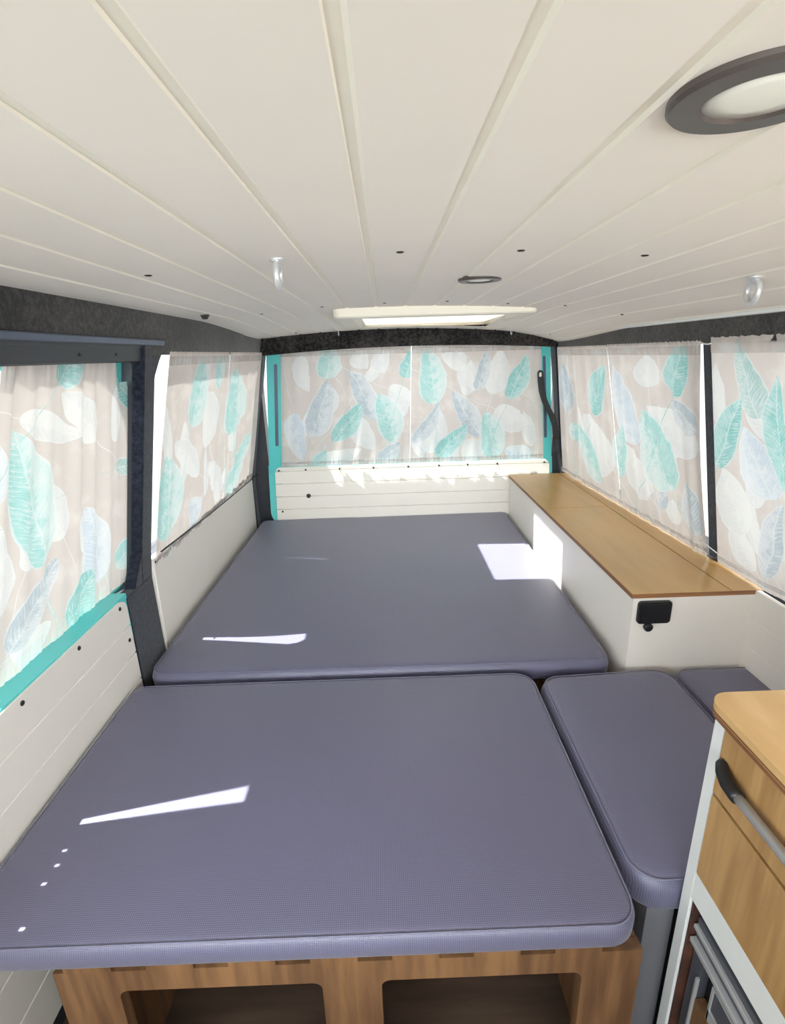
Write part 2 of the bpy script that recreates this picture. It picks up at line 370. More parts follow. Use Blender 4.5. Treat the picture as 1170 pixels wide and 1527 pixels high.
# ------------------------------------------------------------------ ceiling
HX0,HX1,HY0,HY1=-.07,.42,1.68,2.20      # roof hatch opening
def make_ceiling():
    grooves=[-.015+.0862*k for k in range(-7,11)]
    prof=[]  # (x, depth up, mat)
    gw=.0055
    for g in grooves:
        s=1.0
        prof+= [(g-gw,0),(g-gw+.001,.0020),(g+gw-.003,.0020),(g+gw,0)]
    prof=[p for p in prof if -.58<p[0]<.81]; xs=[-.59]+[p[0] for p in prof]+[.82]; ds=[0]+[p[1] for p in prof]+[0]
    # add hatch limits
    pts=sorted(list(zip(xs,ds))+[(HX0,0),(HX1,0)])
    ys=[-1.0,-.5,0,.3,.6,.9,1.2,1.5,1.6,HY0,1.8,1.92,2.08,HY1,2.25,2.35,2.465]
    bm=bmesh.new(); V=[[bm.verts.new((x,y,zc(x,y)+d)) for x,d in pts] for y in ys]
    T=[[bm.verts.new((x,y,zc(x,y)+.05)) for x,d in pts] for y in ys]
    for j in range(len(ys)-1):
        for i in range(len(pts)-1):
            xm=(pts[i][0]+pts[i+1][0])/2; ym=(ys[j]+ys[j+1])/2
            if HX0<xm<HX1 and HY0<ym<HY1: continue
            f=bm.faces.new((V[j][i],V[j][i+1],V[j+1][i+1],V[j+1][i]))
            f.material_index = 1 if (pts[i][1]>0 or pts[i+1][1]>0) else 0
            bm.faces.new((T[j][i],T[j+1][i],T[j+1][i+1],T[j][i+1]))
    for j in range(len(ys)-1):
        for i in (0,len(pts)-1):
            bm.faces.new((V[j][i],T[j][i],T[j+1][i],V[j+1][i]))
    for j in (0,len(ys)-1):
        for i in range(len(pts)-1): bm.faces.new((V[j][i],V[j][i+1],T[j][i+1],T[j][i]))
    me=bpy.data.meshes.new('ceiling'); bmesh.ops.recalc_face_normals(bm,faces=bm.faces); bm.to_mesh(me); bm.free()
    o=link('ceiling',me,M['ceil']); me.materials.append(M['groove']); return struct(o,'crowned headlining of white painted tongue and groove boards','ceiling')
ceiling=make_ceiling()

def screw(x,y,z,normal,parent,r=.005):
    bm=bmesh.new(); q=Vector((0,0,1)).rotation_difference(Vector(normal)).to_matrix()
    lathe(bm,[(r,-.001),(r,.0006),(r*.75,.0018),(r*.25,.0022)],(x,y,z),10,q)
    return obj('screw',bm,M['screw'],parent,True)
for x,y in [(-.342,.822),(.028,.765),(.194,.766),(.375,.785),(-.347,1.575),(-.164,1.505),(.009,1.487),(.178,1.465),(.352,1.51),(.51,1.50),(.68,1.52),(-.36,2.25),(.70,2.22)]:
    screw(x,y,zc(x,y)+.0005,(0,0,-1),ceiling,.0058 if y<1 else .005)
# left-hand small bracket in the ceiling
bm=bmesh.new(); x,y=-.465,1.435
prism(bm,[(x-.012,-.0),(x+.012,0),(x+.004,-.011),(x-.006,-.011)],y-.004,y+.004,lambda u,v,w:(u,w,zc(x,y)+v))
obj('bracket',bm,M['screw'],ceiling)

# ------------------------------------------------------------------ roof hatch (window_1)
hz=zc(.16,1.9)
bm=bmesh.new()
fx0,fx1,fy0,fy1=-.145,.465,1.60,2.27
outer=rrect(fx0,fx1,fy0,fy1,.02,4); inner=rrect(HX0+.004,HX1-.004,HY0+.004,HY1-.004,.015,4)
z0=1.374
# flange with a raised rim, then the shaft walls
A=[[bm.verts.new((u,v,z)) for u,v in o_] for o_,z in ((outer,1.415),(outer,z0+.004),(rrect(fx0+.004,fx1-.004,fy0+.004,fy1-.004,.018,4),z0),(rrect(HX0-.02,HX1+.02,HY0-.02,HY1+.02,.02,4),z0),(inner,z0+.01),(inner,1.462),(outer,1.462))]
for a,b in zip(A,A[1:]):
    n=len(a)
    for i in range(n): bm.faces.new((a[i],a[(i+1)%n],b[(i+1)%n],b[i]))
hatch=struct(obj('window_1',bm,M['cream'],None,False),'cream framed roof hatch set in the ceiling near the tailgate','roof hatch')
bm=bmesh.new(); box(bm,(HX0-.01,HY0-.01,1.464),(HX1+.01,HY1+.01,1.469)); obj('pane',bm,M['glass'],hatch)
bm=bmesh.new(); box(bm,(.24,HY0+.006,1.440),(HX1-.006,2.04,1.4415)); box(bm,(HX0+.006,2.04,1.440),(HX1-.006,HY1-.006,1.4415)); obj('blind',bm,M['blind'],hatch)
bm=bmesh.new(); box(bm,(.228,HY0+.006,1.436),(.24,2.03,1.446)); box(bm,(HX0+.006,2.03,1.436),(.24,2.042,1.446)); obj('blind_bar',bm,M['alu'],hatch,bevel=.002)

# ------------------------------------------------------------------ floor
bm=bmesh.new(); box(bm,(-.78,-1.1,-.04),(.98,2.6,0)); struct(obj('floor',bm,M['floor']))

# ------------------------------------------------------------------ left wall
bm=bmesh.new()
grid_box(bm,-1.0,2.56,0,.70,-.12,-.03,mapL,1,1)              # lower skin
grid_box(bm,-1.0,2.46,1.30,1.43,-.052,-.004,mapL,6,3)          # header
grid_box(bm,.02,.10,.70,1.31,-.08,-.03,mapL,1,4)             # pillar between cab and sliding door
grid_box(bm,1.245,1.298,.70,1.31,-.06,-.006,mapL,1,4)
grid_box(bm,2.36,2.56,.70,1.31,-.12,-.02,mapL,1,4)
wl=struct(obj('wall_left',bm,M['darkmetal']),'left van side behind the panels, pillars and carpeted header','wall')
# carpet header strip (visible felt between window tops and ceiling)
bm=bmesh.new(); grid_box(bm,-.9,2.44,1.318,1.398,-.02,.002,mapL,8,3); grid_box(bm,1.24,2.44,1.284,1.319,-.02,.0015,mapL,6,1)
struct(obj('trim_1',bm,M['felt']),'charcoal carpet lining along the left roof edge','trim')
# b-pillar carpet
bm=bmesh.new(); grid_box(bm,1.238,1.298,.70,1.32,-.03,.001,mapL,1,8); grid_box(bm,1.145,1.292,.36,.71,-.03,.004,mapL,1,1)
prism(bm,[(1.19,.70),(1.24,.70),(1.238,.80)],-.03,.0008,mapL); prism(bm,[(1.297,1.315),(1.297,1.17),(1.312,1.235),(1.335,1.27),(1.375,1.315)],-.03,-.004,mapL)
struct(obj('trim_2',bm,M['navy'],bevel=.004),'dark carpeted pillar between sliding door and rear left window','pillar')
# rear corner pillar left
bm=bmesh.new(); grid_box(bm,2.385,2.47,.42,1.31,-.02,.012,mapL,1,10)
struct(obj('trim_3',bm,M['navy'],bevel=.006),'dark carpeted rear left corner pillar','pillar')

# plank panels -----------------------------------------------------
def plank_panel(bm,u0,u1,edges,mp,w0,w1,r=(0,0,0,0),gap=.0036,back=True,bd=.0014):
    """horizontal boards; r = corner radii bl, br, tr, tl"""
    v0,v1=edges[0],edges[-1]
    def lim(v,side):
        rb,rt=(r[0],r[3]) if side==0 else (r[1],r[2])
        d=0
        if rb and v<v0+rb: q=(v0+rb-v)/rb; d=rb*(1-math.sqrt(max(0,1-q*q)))
        if rt and v>v1-rt: q=(v-(v1-rt))/rt; d=max(d,rt*(1-math.sqrt(max(0,1-q*q))))
        return (u0+d) if side==0 else (u1-d)
    for a,b in zip(edges,edges[1:]):
        a2=a+(gap if a>v0 else 0)
        n=8; vs=[a2+(b-a2)*i/n for i in range(n+1)]
        L=[(lim(v,0),v) for v in vs]; R=[(lim(v,1),v) for v in vs]
        prism(bm,L+R[::-1],w0,w1,mp)
    if back:
        rm=max(r); prism(bm,[(u0+.004+r[0],v0+.001),(u1-.004-r[1],v0+.001),(u1-.004-r[2],v1-.002),(u0+.004+r[3],v1-.002)],w0-.002,w1-bd,mp)

# left rear panel under the window
bm=bmesh.new(); plank_panel(bm,1.296,2.40,[.36,.50,.585,.67,.752],mapL,-.01,.006)
pl=struct(obj('wall_left_panel',bm,M['white'],bevel=.0012),'white painted board panel under the rear left window','panel')
pl.name='trim_4'
for u,v in [(1.31,.738),(1.462,.729),(1.60,.727),(1.747,.725),(1.90,.721),(2.04,.718),(2.25,.715),(2.37,.712)]:
    screw(*mapL(u,v,.0065),(1,0,0),pl,.0042)
# quarter bead under the rear left panel, where the cushion meets it
# ------------------------------------------------------------------ sliding door
door=bpy.data.objects.new('door_1',None); C.objects.link(door); struct(door,'sliding side door with turquoise paint and white board panel','door'); door.location=(0,0,0)
bm=bmesh.new(); plank_panel(bm,-.2,1.138,[.10,.20,.30,.40,.485,.562,.64,.718],mapL,-.03,.006,(0,.02,.03,0)); dp=obj('panel',bm,M['white'],door,bevel=.0012)
for u,v in [(.60,.703),(.76,.703),(.934,.703),(1.105,.702),(1.118,.609)]: screw(*mapL(u,v,.0065),(1,0,0),dp,.005)
bm=bmesh.new()
ring_plate(bm,rrect(.02,1.28,.66,1.31,.05),rrect(.10,1.246,.712,1.262,(.05,.07,.16,.07)),-.062,-.056,mapL)
prism(bm,[(-.2,.60),(1.15,.60),(1.15,.722),(-.2,.722)],-.062,.002,mapL)
obj('painted_frame',bm,M['turq'],door)
bm=bmesh.new(); ring_plate(bm,rrect(.02,1.285,.64,1.305,.07),rrect(.09,1.268,.700,1.272,(.03,.05,.06,.05)),-.03,-.018,mapL)
# only the upper and rear run of this dark trim shows; the bottom stays under the ledge
obj('window_trim',bm,M['darkmetal'],door,bevel=.002)
bm=bmesh.new(); _q=rrect(.09,1.268,.705,1.272,(.03,.05,.06,.05)); path=[mapL(u,v,-.014) for u,v in _q[9:]+_q[:9] if v>.722]
# open path from the lower rear corner over the top
tube(bm,path,.0035,8); obj('seal',bm,M['rubber'],door,True)
bm=bmesh.new(); grid_box(bm,-.9,1.285,1.270,1.312,-.03,-.006,mapL,1,1); obj('upper_rail',bm,M['darkmetal'],door,bevel=.003)
for u in (.985,1.12): screw(*mapL(u,1.285,-.0055),(1,0,0),door,.003)
bm=bmesh.new(); grid_box(bm,-.9,1.33,1.305,1.318,-.005,.010,mapL,1,1); obj('track',bm,M['rail'],door,bevel=.003)
wn=bpy.data.objects.new('window_2',None); C.objects.link(wn); struct(wn,'sliding door window pane behind the left front curtains','window')
bm=bmesh.new(); grid_box(bm,.08,1.27,.70,1.29,-.074,-.070,mapL); obj('pane',bm,M['glass'],wn)
wn=bpy.data.objects.new('window_3',None); C.objects.link(wn); struct(wn,'rear left window pane behind two leaf curtains','window')
bm=bmesh.new(); grid_box(bm,1.296,2.38,.72,1.31,-.062,-.058,mapL); obj('pane',bm,M['glass'],wn)

# ------------------------------------------------------------------ right wall
bm=bmesh.new()
grid_box(bm,-1.0,2.56,0,.696,-.10,-.008,mapR,4,1)
grid_box(bm,-1.0,2.46,1.285,1.43,-.052,-.006,mapR,6,3)
grid_box(bm,.02,.10,.70,1.30,-.08,-.02,mapR,1,4)
grid_box(bm,1.262,1.308,.70,1.30,-.06,-.012,mapR,1,4)
grid_box(bm,2.37,2.56,.70,1.30,-.10,-.02,mapR,1,4)
struct(obj('wall_right',bm,M['darkmetal']),'right van side behind the curtains and board panel','wall')
bm=bmesh.new(); grid_box(bm,-.9,2.44,1.270,1.345,-.02,.0,mapR,8,2)
struct(obj('trim_5',bm,M['felt']),'charcoal carpet lining along the right roof edge','trim')
bm=bmesh.new(); grid_box(bm,-.9,2.42,1.325,1.333,-.002,.012,mapR,8,1)
struct(obj('trim_6',bm,M['alu'],bevel=.002),'thin pale grey strip where the right roof edge meets the boards','trim')
bm=bmesh.new(); grid_box(bm,1.256,1.311,.70,1.285,-.03,-.004,mapR,1,8)
struct(obj('trim_7',bm,M['navy'],bevel=.004),'dark carpeted pillar between the right side curtains','pillar')
bm=bmesh.new(); grid_box(bm,2.385,2.47,.42,1.30,-.02,.012,mapR,1,10)
struct(obj('trim_8',bm,M['navy'],bevel=.006),'dark carpeted rear right corner pillar','pillar')
bm=bmesh.new(); plank_panel(bm,-.2,2.38,[.36,.47,.545,.62,.6955],mapR,-.01,.003)
struct(obj('trim_9',bm,M['white'],bevel=.0012),'white painted board panel along the right wall','panel')
for nm,u0,u1,lb in (('window_4',.08,1.262,'front right window pane behind the right hand curtain'),('window_5',1.294,2.39,'rear right window pane behind two leaf curtains')):
    wn=bpy.data.objects.new(nm,None); C.objects.link(wn); struct(wn,lb,'window')
    bm=bmesh.new(); grid_box(bm,u0,u1,.70,1.30,-.056,-.052,mapR,4,1); obj('pane',bm,M['glass'],wn)

# ------------------------------------------------------------------ rear wall and tailgate
bm=bmesh.new()
box(bm,(-.78,2.50,0),(.98,2.60,.74)); box(bm,(-.60,2.44,1.31),(.84,2.462,1.44)); box(bm,(-.78,2.44,.3),(-.575,2.50,1.40)); box(bm,(.81,2.44,.3),(.98,2.50,1.40))
struct(obj('wall_rear',bm,M['darkmetal']),'van body around the tailgate opening','wall')
bm=bmesh.new()
N=24; top=[];bot=[]
for i in range(N+1):
    x=-.60+(.84+.60)*i/N
    t=(x-.12)/.62
    bot.append((x,1.300-.018*t*t)); top.append((x,1.41))
prism(bm,bot+top[::-1],-.018,.035,mapT)
struct(obj('trim_10',bm,M['felt']),'charcoal carpet header above the tailgate window','trim')
tg=bpy.data.objects.new('door_2',None); C.objects.link(tg); struct(tg,'rear tailgate with turquoise frame and white board panel','door')
bm=bmesh.new()
ring_plate(bm,rrect(-.578,.812,.66,1.36,.03),rrect(-.497,.752,.762,1.31,(.05,.05,.05,.05)),-.035,-.009,mapT)
prism(bm,rrect(-.578,.812,.47,.765,(.075,.075,0,0)),-.03,-.008,mapTp)
obj('painted_frame',bm,M['turq'],tg,bevel=.006,seg=3)
bm=bmesh.new()
for a,b in ((-.540,-.524),(.772,.786)):
    for i in range(1): prism(bm,rrect(a,b,.86,1.24,.008),-.009,-.0065,mapT)
obj('frame_slot_seal',bm,M['rail'],tg)
bm=bmesh.new(); plank_panel(bm,-.545,.795,[.492,.555,.615,.676,.736,.757],mapTp,-.008,.004,(.02,.02,.03,.03),.0034,True,.006); tp=obj('panel',bm,M['white'],tg,bevel=.0012)
def pts_T(u,v): return mapTp(u,v,.0045)
for u,v in [(-.525,.742),(-.395,.742),(-.23,.742),(-.065,.742),(.105,.742),(.255,.742),(.395,.742),(.54,.742),(.77,.742),(-.518,.545)]:
    screw(*pts_T(u,v),(0,-1,.2),tp,.0048)
screw(*pts_T(-.387,.617),(0,-1,.2),tp,.011).name='latch_hole'
wn=bpy.data.objects.new('window_6',None); C.objects.link(wn); struct(wn,'tailgate window pane behind the rear curtains','window')
bm=bmesh.new(); box(bm,(-.57,2.478,.74),(.80,2.482,1.36)); obj('pane',bm,M['glass'],wn)

for nm,mp,lb in (('window_8',mapL,'left cab door window'),('window_9',mapR,'right cab door window')):
    wn=bpy.data.objects.new(nm,None); C.objects.link(wn); struct(wn,lb,'window')
    bm=bmesh.new(); grid_box(bm,-1.0,.02,.705,1.30,-.05,-.046,mp,1,2); obj('pane',bm,M['glass'],wn)
# front: dashboard and cab bulkhead behind the camera, windscreen above
bm=bmesh.new(); box(bm,(-.78,-1.08,0),(.98,-1.0,.90)); box(bm,(-.62,-1.06,1.36),(.86,-1.0,1.46)); box(bm,(-.74,-1.08,.9),(-.68,-1.0,1.38)); box(bm,(.86,-1.08,.9),(.94,-1.0,1.38))
struct(obj('wall_front',bm,M['grey']))
wn=bpy.data.objects.new('window_7',None); C.objects.link(wn); struct(wn,'windscreen','window')
bm=bmesh.new(); box(bm,(-.68,-1.05,.90),(.86,-1.046,1.36)); obj('pane',bm,M['glass'],wn)

# ------------------------------------------------------------------ curtains
random.seed(4)
def curtain(label, mp, ub, ut, vb, vt, mat, w=0., amp=.005, seed=1, folds=9, ruffle=.004, group=None, edge=(0,0), nu=150, nv=50, sag=0, hems=True, holes=(), cut=None):
    rnd=random.Random(seed)
    fr=[(folds*(.6+.9*rnd.random()),rnd.random()*6.28,.5+rnd.random()) for _ in range(5)]
    def P(i,j,dw=0):
        s=i/nu; t=j/nv
        v=vb+(vt-vb)*t
        a=ub[0]+(ut[0]-ub[0])*t + edge[0]*math.sin(PI*t); b=ub[1]+(ut[1]-ub[1])*t + edge[1]*math.sin(PI*t)
        u=a+(b-a)*s
        f=0
        for q,ph,am in fr: f+=am*math.sin(2*PI*q*s+ph+1.3*math.sin(2.2*t+ph))
        f=f/3*min(1,12*s*(1-s)+.08)
        taut=.55+.45*math.sin(PI*min(1,max(0,t)))**.5
        g=math.sin(2*PI*folds*4.3*s+seed)*.5+math.sin(2*PI*folds*6.9*s+2*seed)*.5
        near=max(math.exp(-((1-t)/.07)**2), math.exp(-(t/.05)**2))
        ww=w+amp*f*taut+ruffle*g*near*.5+dw
        vv=v+ (ruffle*.5*g if (j==nv or j==0) else 0) - sag*math.sin(PI*s)*t
        return (u,vv,ww)
    bm=bmesh.new(); uvl=bm.loops.layers.uv.new('cloth')
    G=[[None]*(nu+1) for _ in range(nv+1)]; UV={}
    for j in range(nv+1):
        for i in range(nu+1):
            u,v,ww=P(i,j); vt_=bm.verts.new(mp(u,v,ww)); G[j][i]=vt_; UV[vt_]=(u,v)
    skip=set()
    for hu,hv in holes:
        j=int((hv-vb)/(vt-vb)*nv); t=j/nv; a=ub[0]+(ut[0]-ub[0])*t; b=ub[1]+(ut[1]-ub[1])*t; skip.add((j,int((hu-a)/(b-a)*nu)))
    for j in range(nv):
        for i in range(nu):
            if (j,i) in skip: continue
            if cut and UV[G[j][i]][0]>cut[0] and UV[G[j][i]][1]>cut[1]+.25*(cut[2]-UV[G[j][i]][0]): continue
            f=bm.faces.new((G[j][i],G[j][i+1],G[j+1][i+1],G[j+1][i])); f.smooth=True
            for l in f.loops: l[uvl].uv=UV[l.vert]
    me=bpy.data.meshes.new('window_curtain'); bm.to_mesh(me); bm.free()
    root=thing('window_curtain',label,'curtain',mp((ub[0]+ub[1])/2,vb,w),group)
    o=link('cloth',me,mat,root)
    o.matrix_parent_inverse=Matrix.Translation(-Vector(root.location))
    if hems:
        for j0,j1,nm in ((nv-3,nv-1,'heading_hem'),(1,2,'bottom_hem')):
            bm=bmesh.new(); sg=1
            rows=[[bm.verts.new(mp(*P(i,j,.0014))) for i in range(nu+1)] for j in (j0,j1)]
            for i in range(nu):
                f=bm.faces.new((rows[0][i],rows[0][i+1],rows[1][i+1],rows[1][i])); f.smooth=True
            me=bpy.data.meshes.new(nm); bm.to_mesh(me); bm.free()
            h=link(nm,me,M['hemcloth'],root); h.matrix_parent_inverse=Matrix.Translation(-Vector(root.location))
    return root
def hem_mat():
    m=bpy.data.materials.new('curtain_hem'); m.use_nodes=True; nt=m.node_tree; nt.nodes.clear(); k=NT(nt)
    a=k.node('ShaderNodeBsdfDiffuse'); b=k.node('ShaderNodeBsdfTranslucent'); c2=k.node('ShaderNodeBsdfTransparent'); mx=k.node('ShaderNodeMixShader'); m2=k.node('ShaderNodeMixShader'); out=k.node('ShaderNodeOutputMaterial')
    n=k.noise(coords(k),14,3); c=k.mix(k.ramp(n,.4,.6),srgb(214,206,202),srgb(222,226,228)); k.put(a.inputs[0],c); k.put(b.inputs[0],c); mx.inputs[0].default_value=.5
    m2.inputs[0].default_value=.55
    nt.links.new(a.outputs[0],mx.inputs[1]); nt.links.new(b.outputs[0],mx.inputs[2]); nt.links.new(mx.outputs[0],m2.inputs[1]); nt.links.new(c2.outputs[0],m2.inputs[2]); nt.links.new(m2.outputs[0],out.inputs[0]); return m
M['hemcloth']=hem_mat()
CM={k:mat_curtain('leaf_print_'+k,v,i,.10 if k in('slide','left') else .23) for i,(k,v) in enumerate(LEAVES.items())}

curtain('leaf print curtain over the left half of the tailgate window',mapT,(-.508,.112),(-.505,.128),.762,1.302,CM['rearL'],.004,.005,11,7)
curtain('leaf print curtain over the right half of the tailgate window',mapT,(.114,.764),(.1315,.762),.762,1.300,CM['rearR'],.004,.005,23,7)
curtain('large leaf print curtain over the sliding door window beside its bright corner',mapL,(.712,1.262),(.840,1.250),.716,1.282,CM['slide'],-.042,.006,5,6,edge=(0,.006),hems=False,cut=(1.190,1.212,1.25))
curtain('leaf print curtain at the forward end of the sliding door window, mostly out of frame',mapL,(.08,.7055),(.08,.803),.716,1.282,CM['slide'],-.042,.006,6,6,hems=False,holes=((.670,.806),(.644,.806),(.613,.806),(.553,.812)))
curtain('leaf print curtain over the front half of the rear left window, beside the bright gap',mapL,(1.308,1.925),(1.368,1.892),.722,1.291,CM['left'],.008,.005,31,6,edge=(-.012,0))
curtain('leaf print curtain over the back half of the rear left window, next to the tailgate',mapL,(1.922,2.41),(1.8955,2.40),.722,1.291,CM['left'],.009,.006,32,6)
curtain('leaf print curtain over the front half of the rear right window, above the chest',mapR,(1.303,1.7985),(1.303,1.8508),.700,1.278,CM['rightR'],.004,.005,41,6,edge=(.017,0))
curtain('narrow leaf print curtain over the back half of the rear right window',mapR,(1.7998,2.40),(1.8523,2.395),.700,1.276,CM['rightR'],.005,.005,42,6)
curtain('leaf print curtain over the front right window beside the dark pillar',mapR,(.10,1.258),(.10,1.262),.701,1.284,CM['rightF'],.005,.006,51,8)

def cord(name,label,pts,r,mat):
    root=obj(name,(lambda b:(tube(b,pts,r,6),b)[1])(bmesh.new()),mat,None,True); return tag(root,label,'cord')
cord('curtain_cord','black elastic cord along the hem of the rear left curtains',[mapL(1.30+1.12*i/20,.772-.045*i/20-.006*math.sin(PI*i/20),.026) for i in range(21)],.0028,M['black'])
cord('curtain_cord','white curtain wire crossing the top of the dark pillar on the right',[mapR(1.325-.08*i/6,1.272+.003*math.sin(i),.014) for i in range(7)],.0018,M['cordw'])
cord('curtain_cord','white curtain wire crossing the foot of the dark pillar on the right',[mapR(1.325-.08*i/6,.742-.002*i,.010) for i in range(7)],.0016,M['cordw'])

# ------------------------------------------------------------------ cushions
def inset_poly(poly, d):
    n=len(poly); out=[]
    for i in range(n):
        p0,p1,p2=Vector(poly[i-1]),Vector(poly[i]),Vector(poly[(i+1)%n])
        e1=(p1-p0).normalized(); e2=(p2-p1).normalized()
        n1=Vector((-e1.y,e1.x)); n2=Vector((-e2.y,e2.x))
        b=(n1+n2); b.normalize(); c=max(.3,b.dot(n1)); out.append(tuple(p1+b*(d/c)))
    return out
def round_poly(quad, rs, n=10, m=14):
    out=[]; N=len(quad); corners=[]
    for i in range(N):
        p=Vector(quad[i]); a=Vector(quad[i-1]); b=Vector(quad[(i+1)%N]); r=rs[i]
        d1=(a-p).normalized(); d2=(b-p).normalized(); ang=d1.angle(d2); t=r/math.tan(ang/2)
        c=p+(d1+d2).normalized()*(r/math.sin(ang/2)); s=p+d1*t; e=p+d2*t
        a0=math.atan2(s.y-c.y,s.x-c.x); a1=math.atan2(e.y-c.y,e.x-c.x)
        while a1<a0: a1+=2*PI
        if a1-a0>PI: a1-=2*PI
        corners.append([(c.x+r*math.cos(a0+(a1-a0)*k/n),c.y+r*math.sin(a0+(a1-a0)*k/n)) for k in range(n+1)])
    for i in range(N):
        out+=corners[i]; a=Vector(corners[i][-1]); b=Vector(corners[(i+1)%N][0])
        for k in range(1,m): out.append(tuple(a.lerp(b,k/m)))
    return out
def cushion(label, quad, rs, z0, z1, crown=.006, er=.018, group='blue grey bed cushions', side=True):
    poly=round_poly(quad,rs); cx=sum(p[0] for p in poly)/len(poly); cy=sum(p[1] for p in poly)/len(poly)
    rings=[]
    for d,z in ((.022,z0),(.012,z0+.002),(.004,z0+.008),(0,z0+.016),(-.001,z1-er-.003)): rings.append((inset_poly(poly,d),z))
    for k in range(1,7):
        a=.5*PI*k/6; rings.append((inset_poly(poly,er*(1-math.cos(a))),z1-er+er*math.sin(a)-.0015))
    ip=inset_poly(poly,er)
    for s in (.97,.93,.86,.76,.62,.45,.25,.08):
        z=z1-.0015+crown*(1-s*s)**.8
        rings.append(([(cx+(x-cx)*s,cy+(y-cy)*s) for x,y in ip],z))
    root=thing('seat_cushion',label,'cushion',(cx,cy,z0),group)
    bm=bmesh.new(); V=[[bm.verts.new((x-cx,y-cy,z-z0)) for x,y in r] for r,z in rings]; n=len(poly)
    for a,b in zip(V,V[1:]):
        for i in range(n): bm.faces.new((a[i],a[(i+1)%n],b[(i+1)%n],b[i]))
    bm.faces.new(V[0][::-1]); bm.faces.new(V[-1])
    obj('cover',bm,M['fabric'],root,True)
    k=er*.42
    for zz,nm,dd in ((z1-er*.2,'piping',er*.30),):
        pp=inset_poly(poly,dd); bm=bmesh.new(); tube(bm,[(x-cx,y-cy,zz-z0) for x,y in pp],.0012,6,closed=True); obj(nm,bm,M['piping'],root,True)
    return root
cushion('large blue grey cushion in the foreground with a streak of sunlight',[(-.648,.493),(.340,.493),(.345,1.085),(-.644,1.085)],[.03,.045,.05,.03],.447,.501,.006,.014)
cushion('large blue grey rear cushion reaching the tailgate, lit by the roof hatch',[(-.632,1.112),(.562,1.108),(.583,2.395),(-.618,2.372)],[.05,.04,.03,.03],.449,.510,.006,.022)
cushion('long narrow blue grey cushion to the right of the foreground cushion',[(.352,.553),(.690,.553),(.693,1.088),(.356,1.072)],[.05,.03,.05,.05],.428,.499,.005,.022)
cushion('small dark looking cushion in the corner behind the wooden worktop',[(.700,.560),(.896,.560),(.896,1.092),(.700,1.092)],[.03,.02,.02,.04],.428,.492,.005,.02)

# ------------------------------------------------------------------ bed base
bb=thing('bed_base','brown plywood bed base with two cut-out openings under the foreground cushion','bed base',(-.08,.503,0))
def pobj(name,bm,mat,root,**k):
    off=Vector(root.location); p=root.parent
    while p: off+=p.location; p=p.parent
    for v in bm.verts: v.co-=off
    return obj(name,bm,mat,root,**k)
# front with two openings
bm=bmesh.new()
mpF=lambda u,v,w:(u,.503+w,v)
zt,zh=.436,.394
for a,b in ((-.503,-.416),(-.120,-.033),(.262,.347)): box(bm,(a,0,0),(b,zt,.018),mpF)
for a,b in ((-.416,-.120),(-.033,.262)):
    r=.014; n=6
    poly=[(a,zt),(a,zh-r)]+[(a+r-r*math.cos(.5*PI*i/n),zh-r+r*math.sin(.5*PI*i/n)) for i in range(1,n+1)]+[(b-r+r*math.sin(.5*PI*i/n),zh-r+r*math.cos(.5*PI*i/n)) for i in range(n)]+[(b,zh-r),(b,zt)]
    prism(bm,poly,0,.018,mpF); box(bm,(a,0,0),(b,.03,.018),mpF)
pobj('front_panel',bm,M['base'],bb)
for x in [-.452+.1175*k for k in range(7)]:
    bm=bmesh.new(); box(bm,(x-.034,.502,.4365),(x+.034,1.09,.4465)); pobj('slat',bm,M['base'],bb)
for x in (-.500,.327):
    bm=bmesh.new(); box(bm,(x,.522,0),(x+.018,1.09,.436)); pobj('side_panel',bm,M['base'],bb)
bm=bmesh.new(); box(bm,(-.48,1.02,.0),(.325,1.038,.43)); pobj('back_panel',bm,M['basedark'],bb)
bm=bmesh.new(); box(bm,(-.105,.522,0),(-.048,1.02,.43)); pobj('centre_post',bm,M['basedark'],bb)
bm=bmesh.new(); box(bm,(-.62,1.13,0),(.565,2.33,.447)); pobj('rear_platform',bm,M['base'],bb)

bn=thing('seat_bench','grey fronted bench box under the narrow cushion beside the kitchen unit','bench',(.62,.59,0))
bm=bmesh.new(); box(bm,(.386,.567,0),(.430,.582,.425)); pobj('front_post',bm,M['grey'],bn)
bm=bmesh.new(); box(bm,(.386,.583,.405),(.895,1.095,.426)); pobj('seat_board',bm,M['base'],bn)
bm=bmesh.new(); box(bm,(.386,.583,0),(.40,1.095,.404)); pobj('side_panel',bm,M['grey'],bn)
bm=bmesh.new(); box(bm,(.431,.575,0),(.88,.582,.404)); pobj('front_panel',bm,M['black'],bn)

# ------------------------------------------------------------------ storage chest
ch=thing('storage_chest','long white chest with honey plywood lids along the right wall','chest',(.75,1.75,0))
bx0,bx1,by0,by1=.592,.906,1.105,2.36
bm=bmesh.new(); box(bm,(bx0,by0+.016,0),(bx0+.016,by1,.684)); 
pobj('side_panel',bm,M['white'],ch)
bm=bmesh.new(); box(bm,(bx0,by0,0),(bx1-.002,by0+.016,.684)); pobj('end_panel',bm,M['white'],ch)
bm=bmesh.new(); box(bm,(bx1-.012,by0+.016,0),(bx1-.036,by1,.684)); pobj('back_panel',bm,M['white'],ch)
lx=.826
for y0,y1,nm in ((by0-.006,1.810,'lid'),(1.813,by1+.01,'lid')):
    bm=bmesh.new(); box(bm,(bx0-.008,y0,.685),(lx-.0015,y1,.697)); o=pobj(nm,bm,M['lid'],ch,bevel=.0015)
bm=bmesh.new(); poly=[(lx+.0015,by0-.006),(.905,by0-.006),(.868,by1+.01),(lx+.0015,by1+.01)]
prism(bm,poly,.685,.697); pobj('back_strip',bm,M['lid'],ch,bevel=.0015)
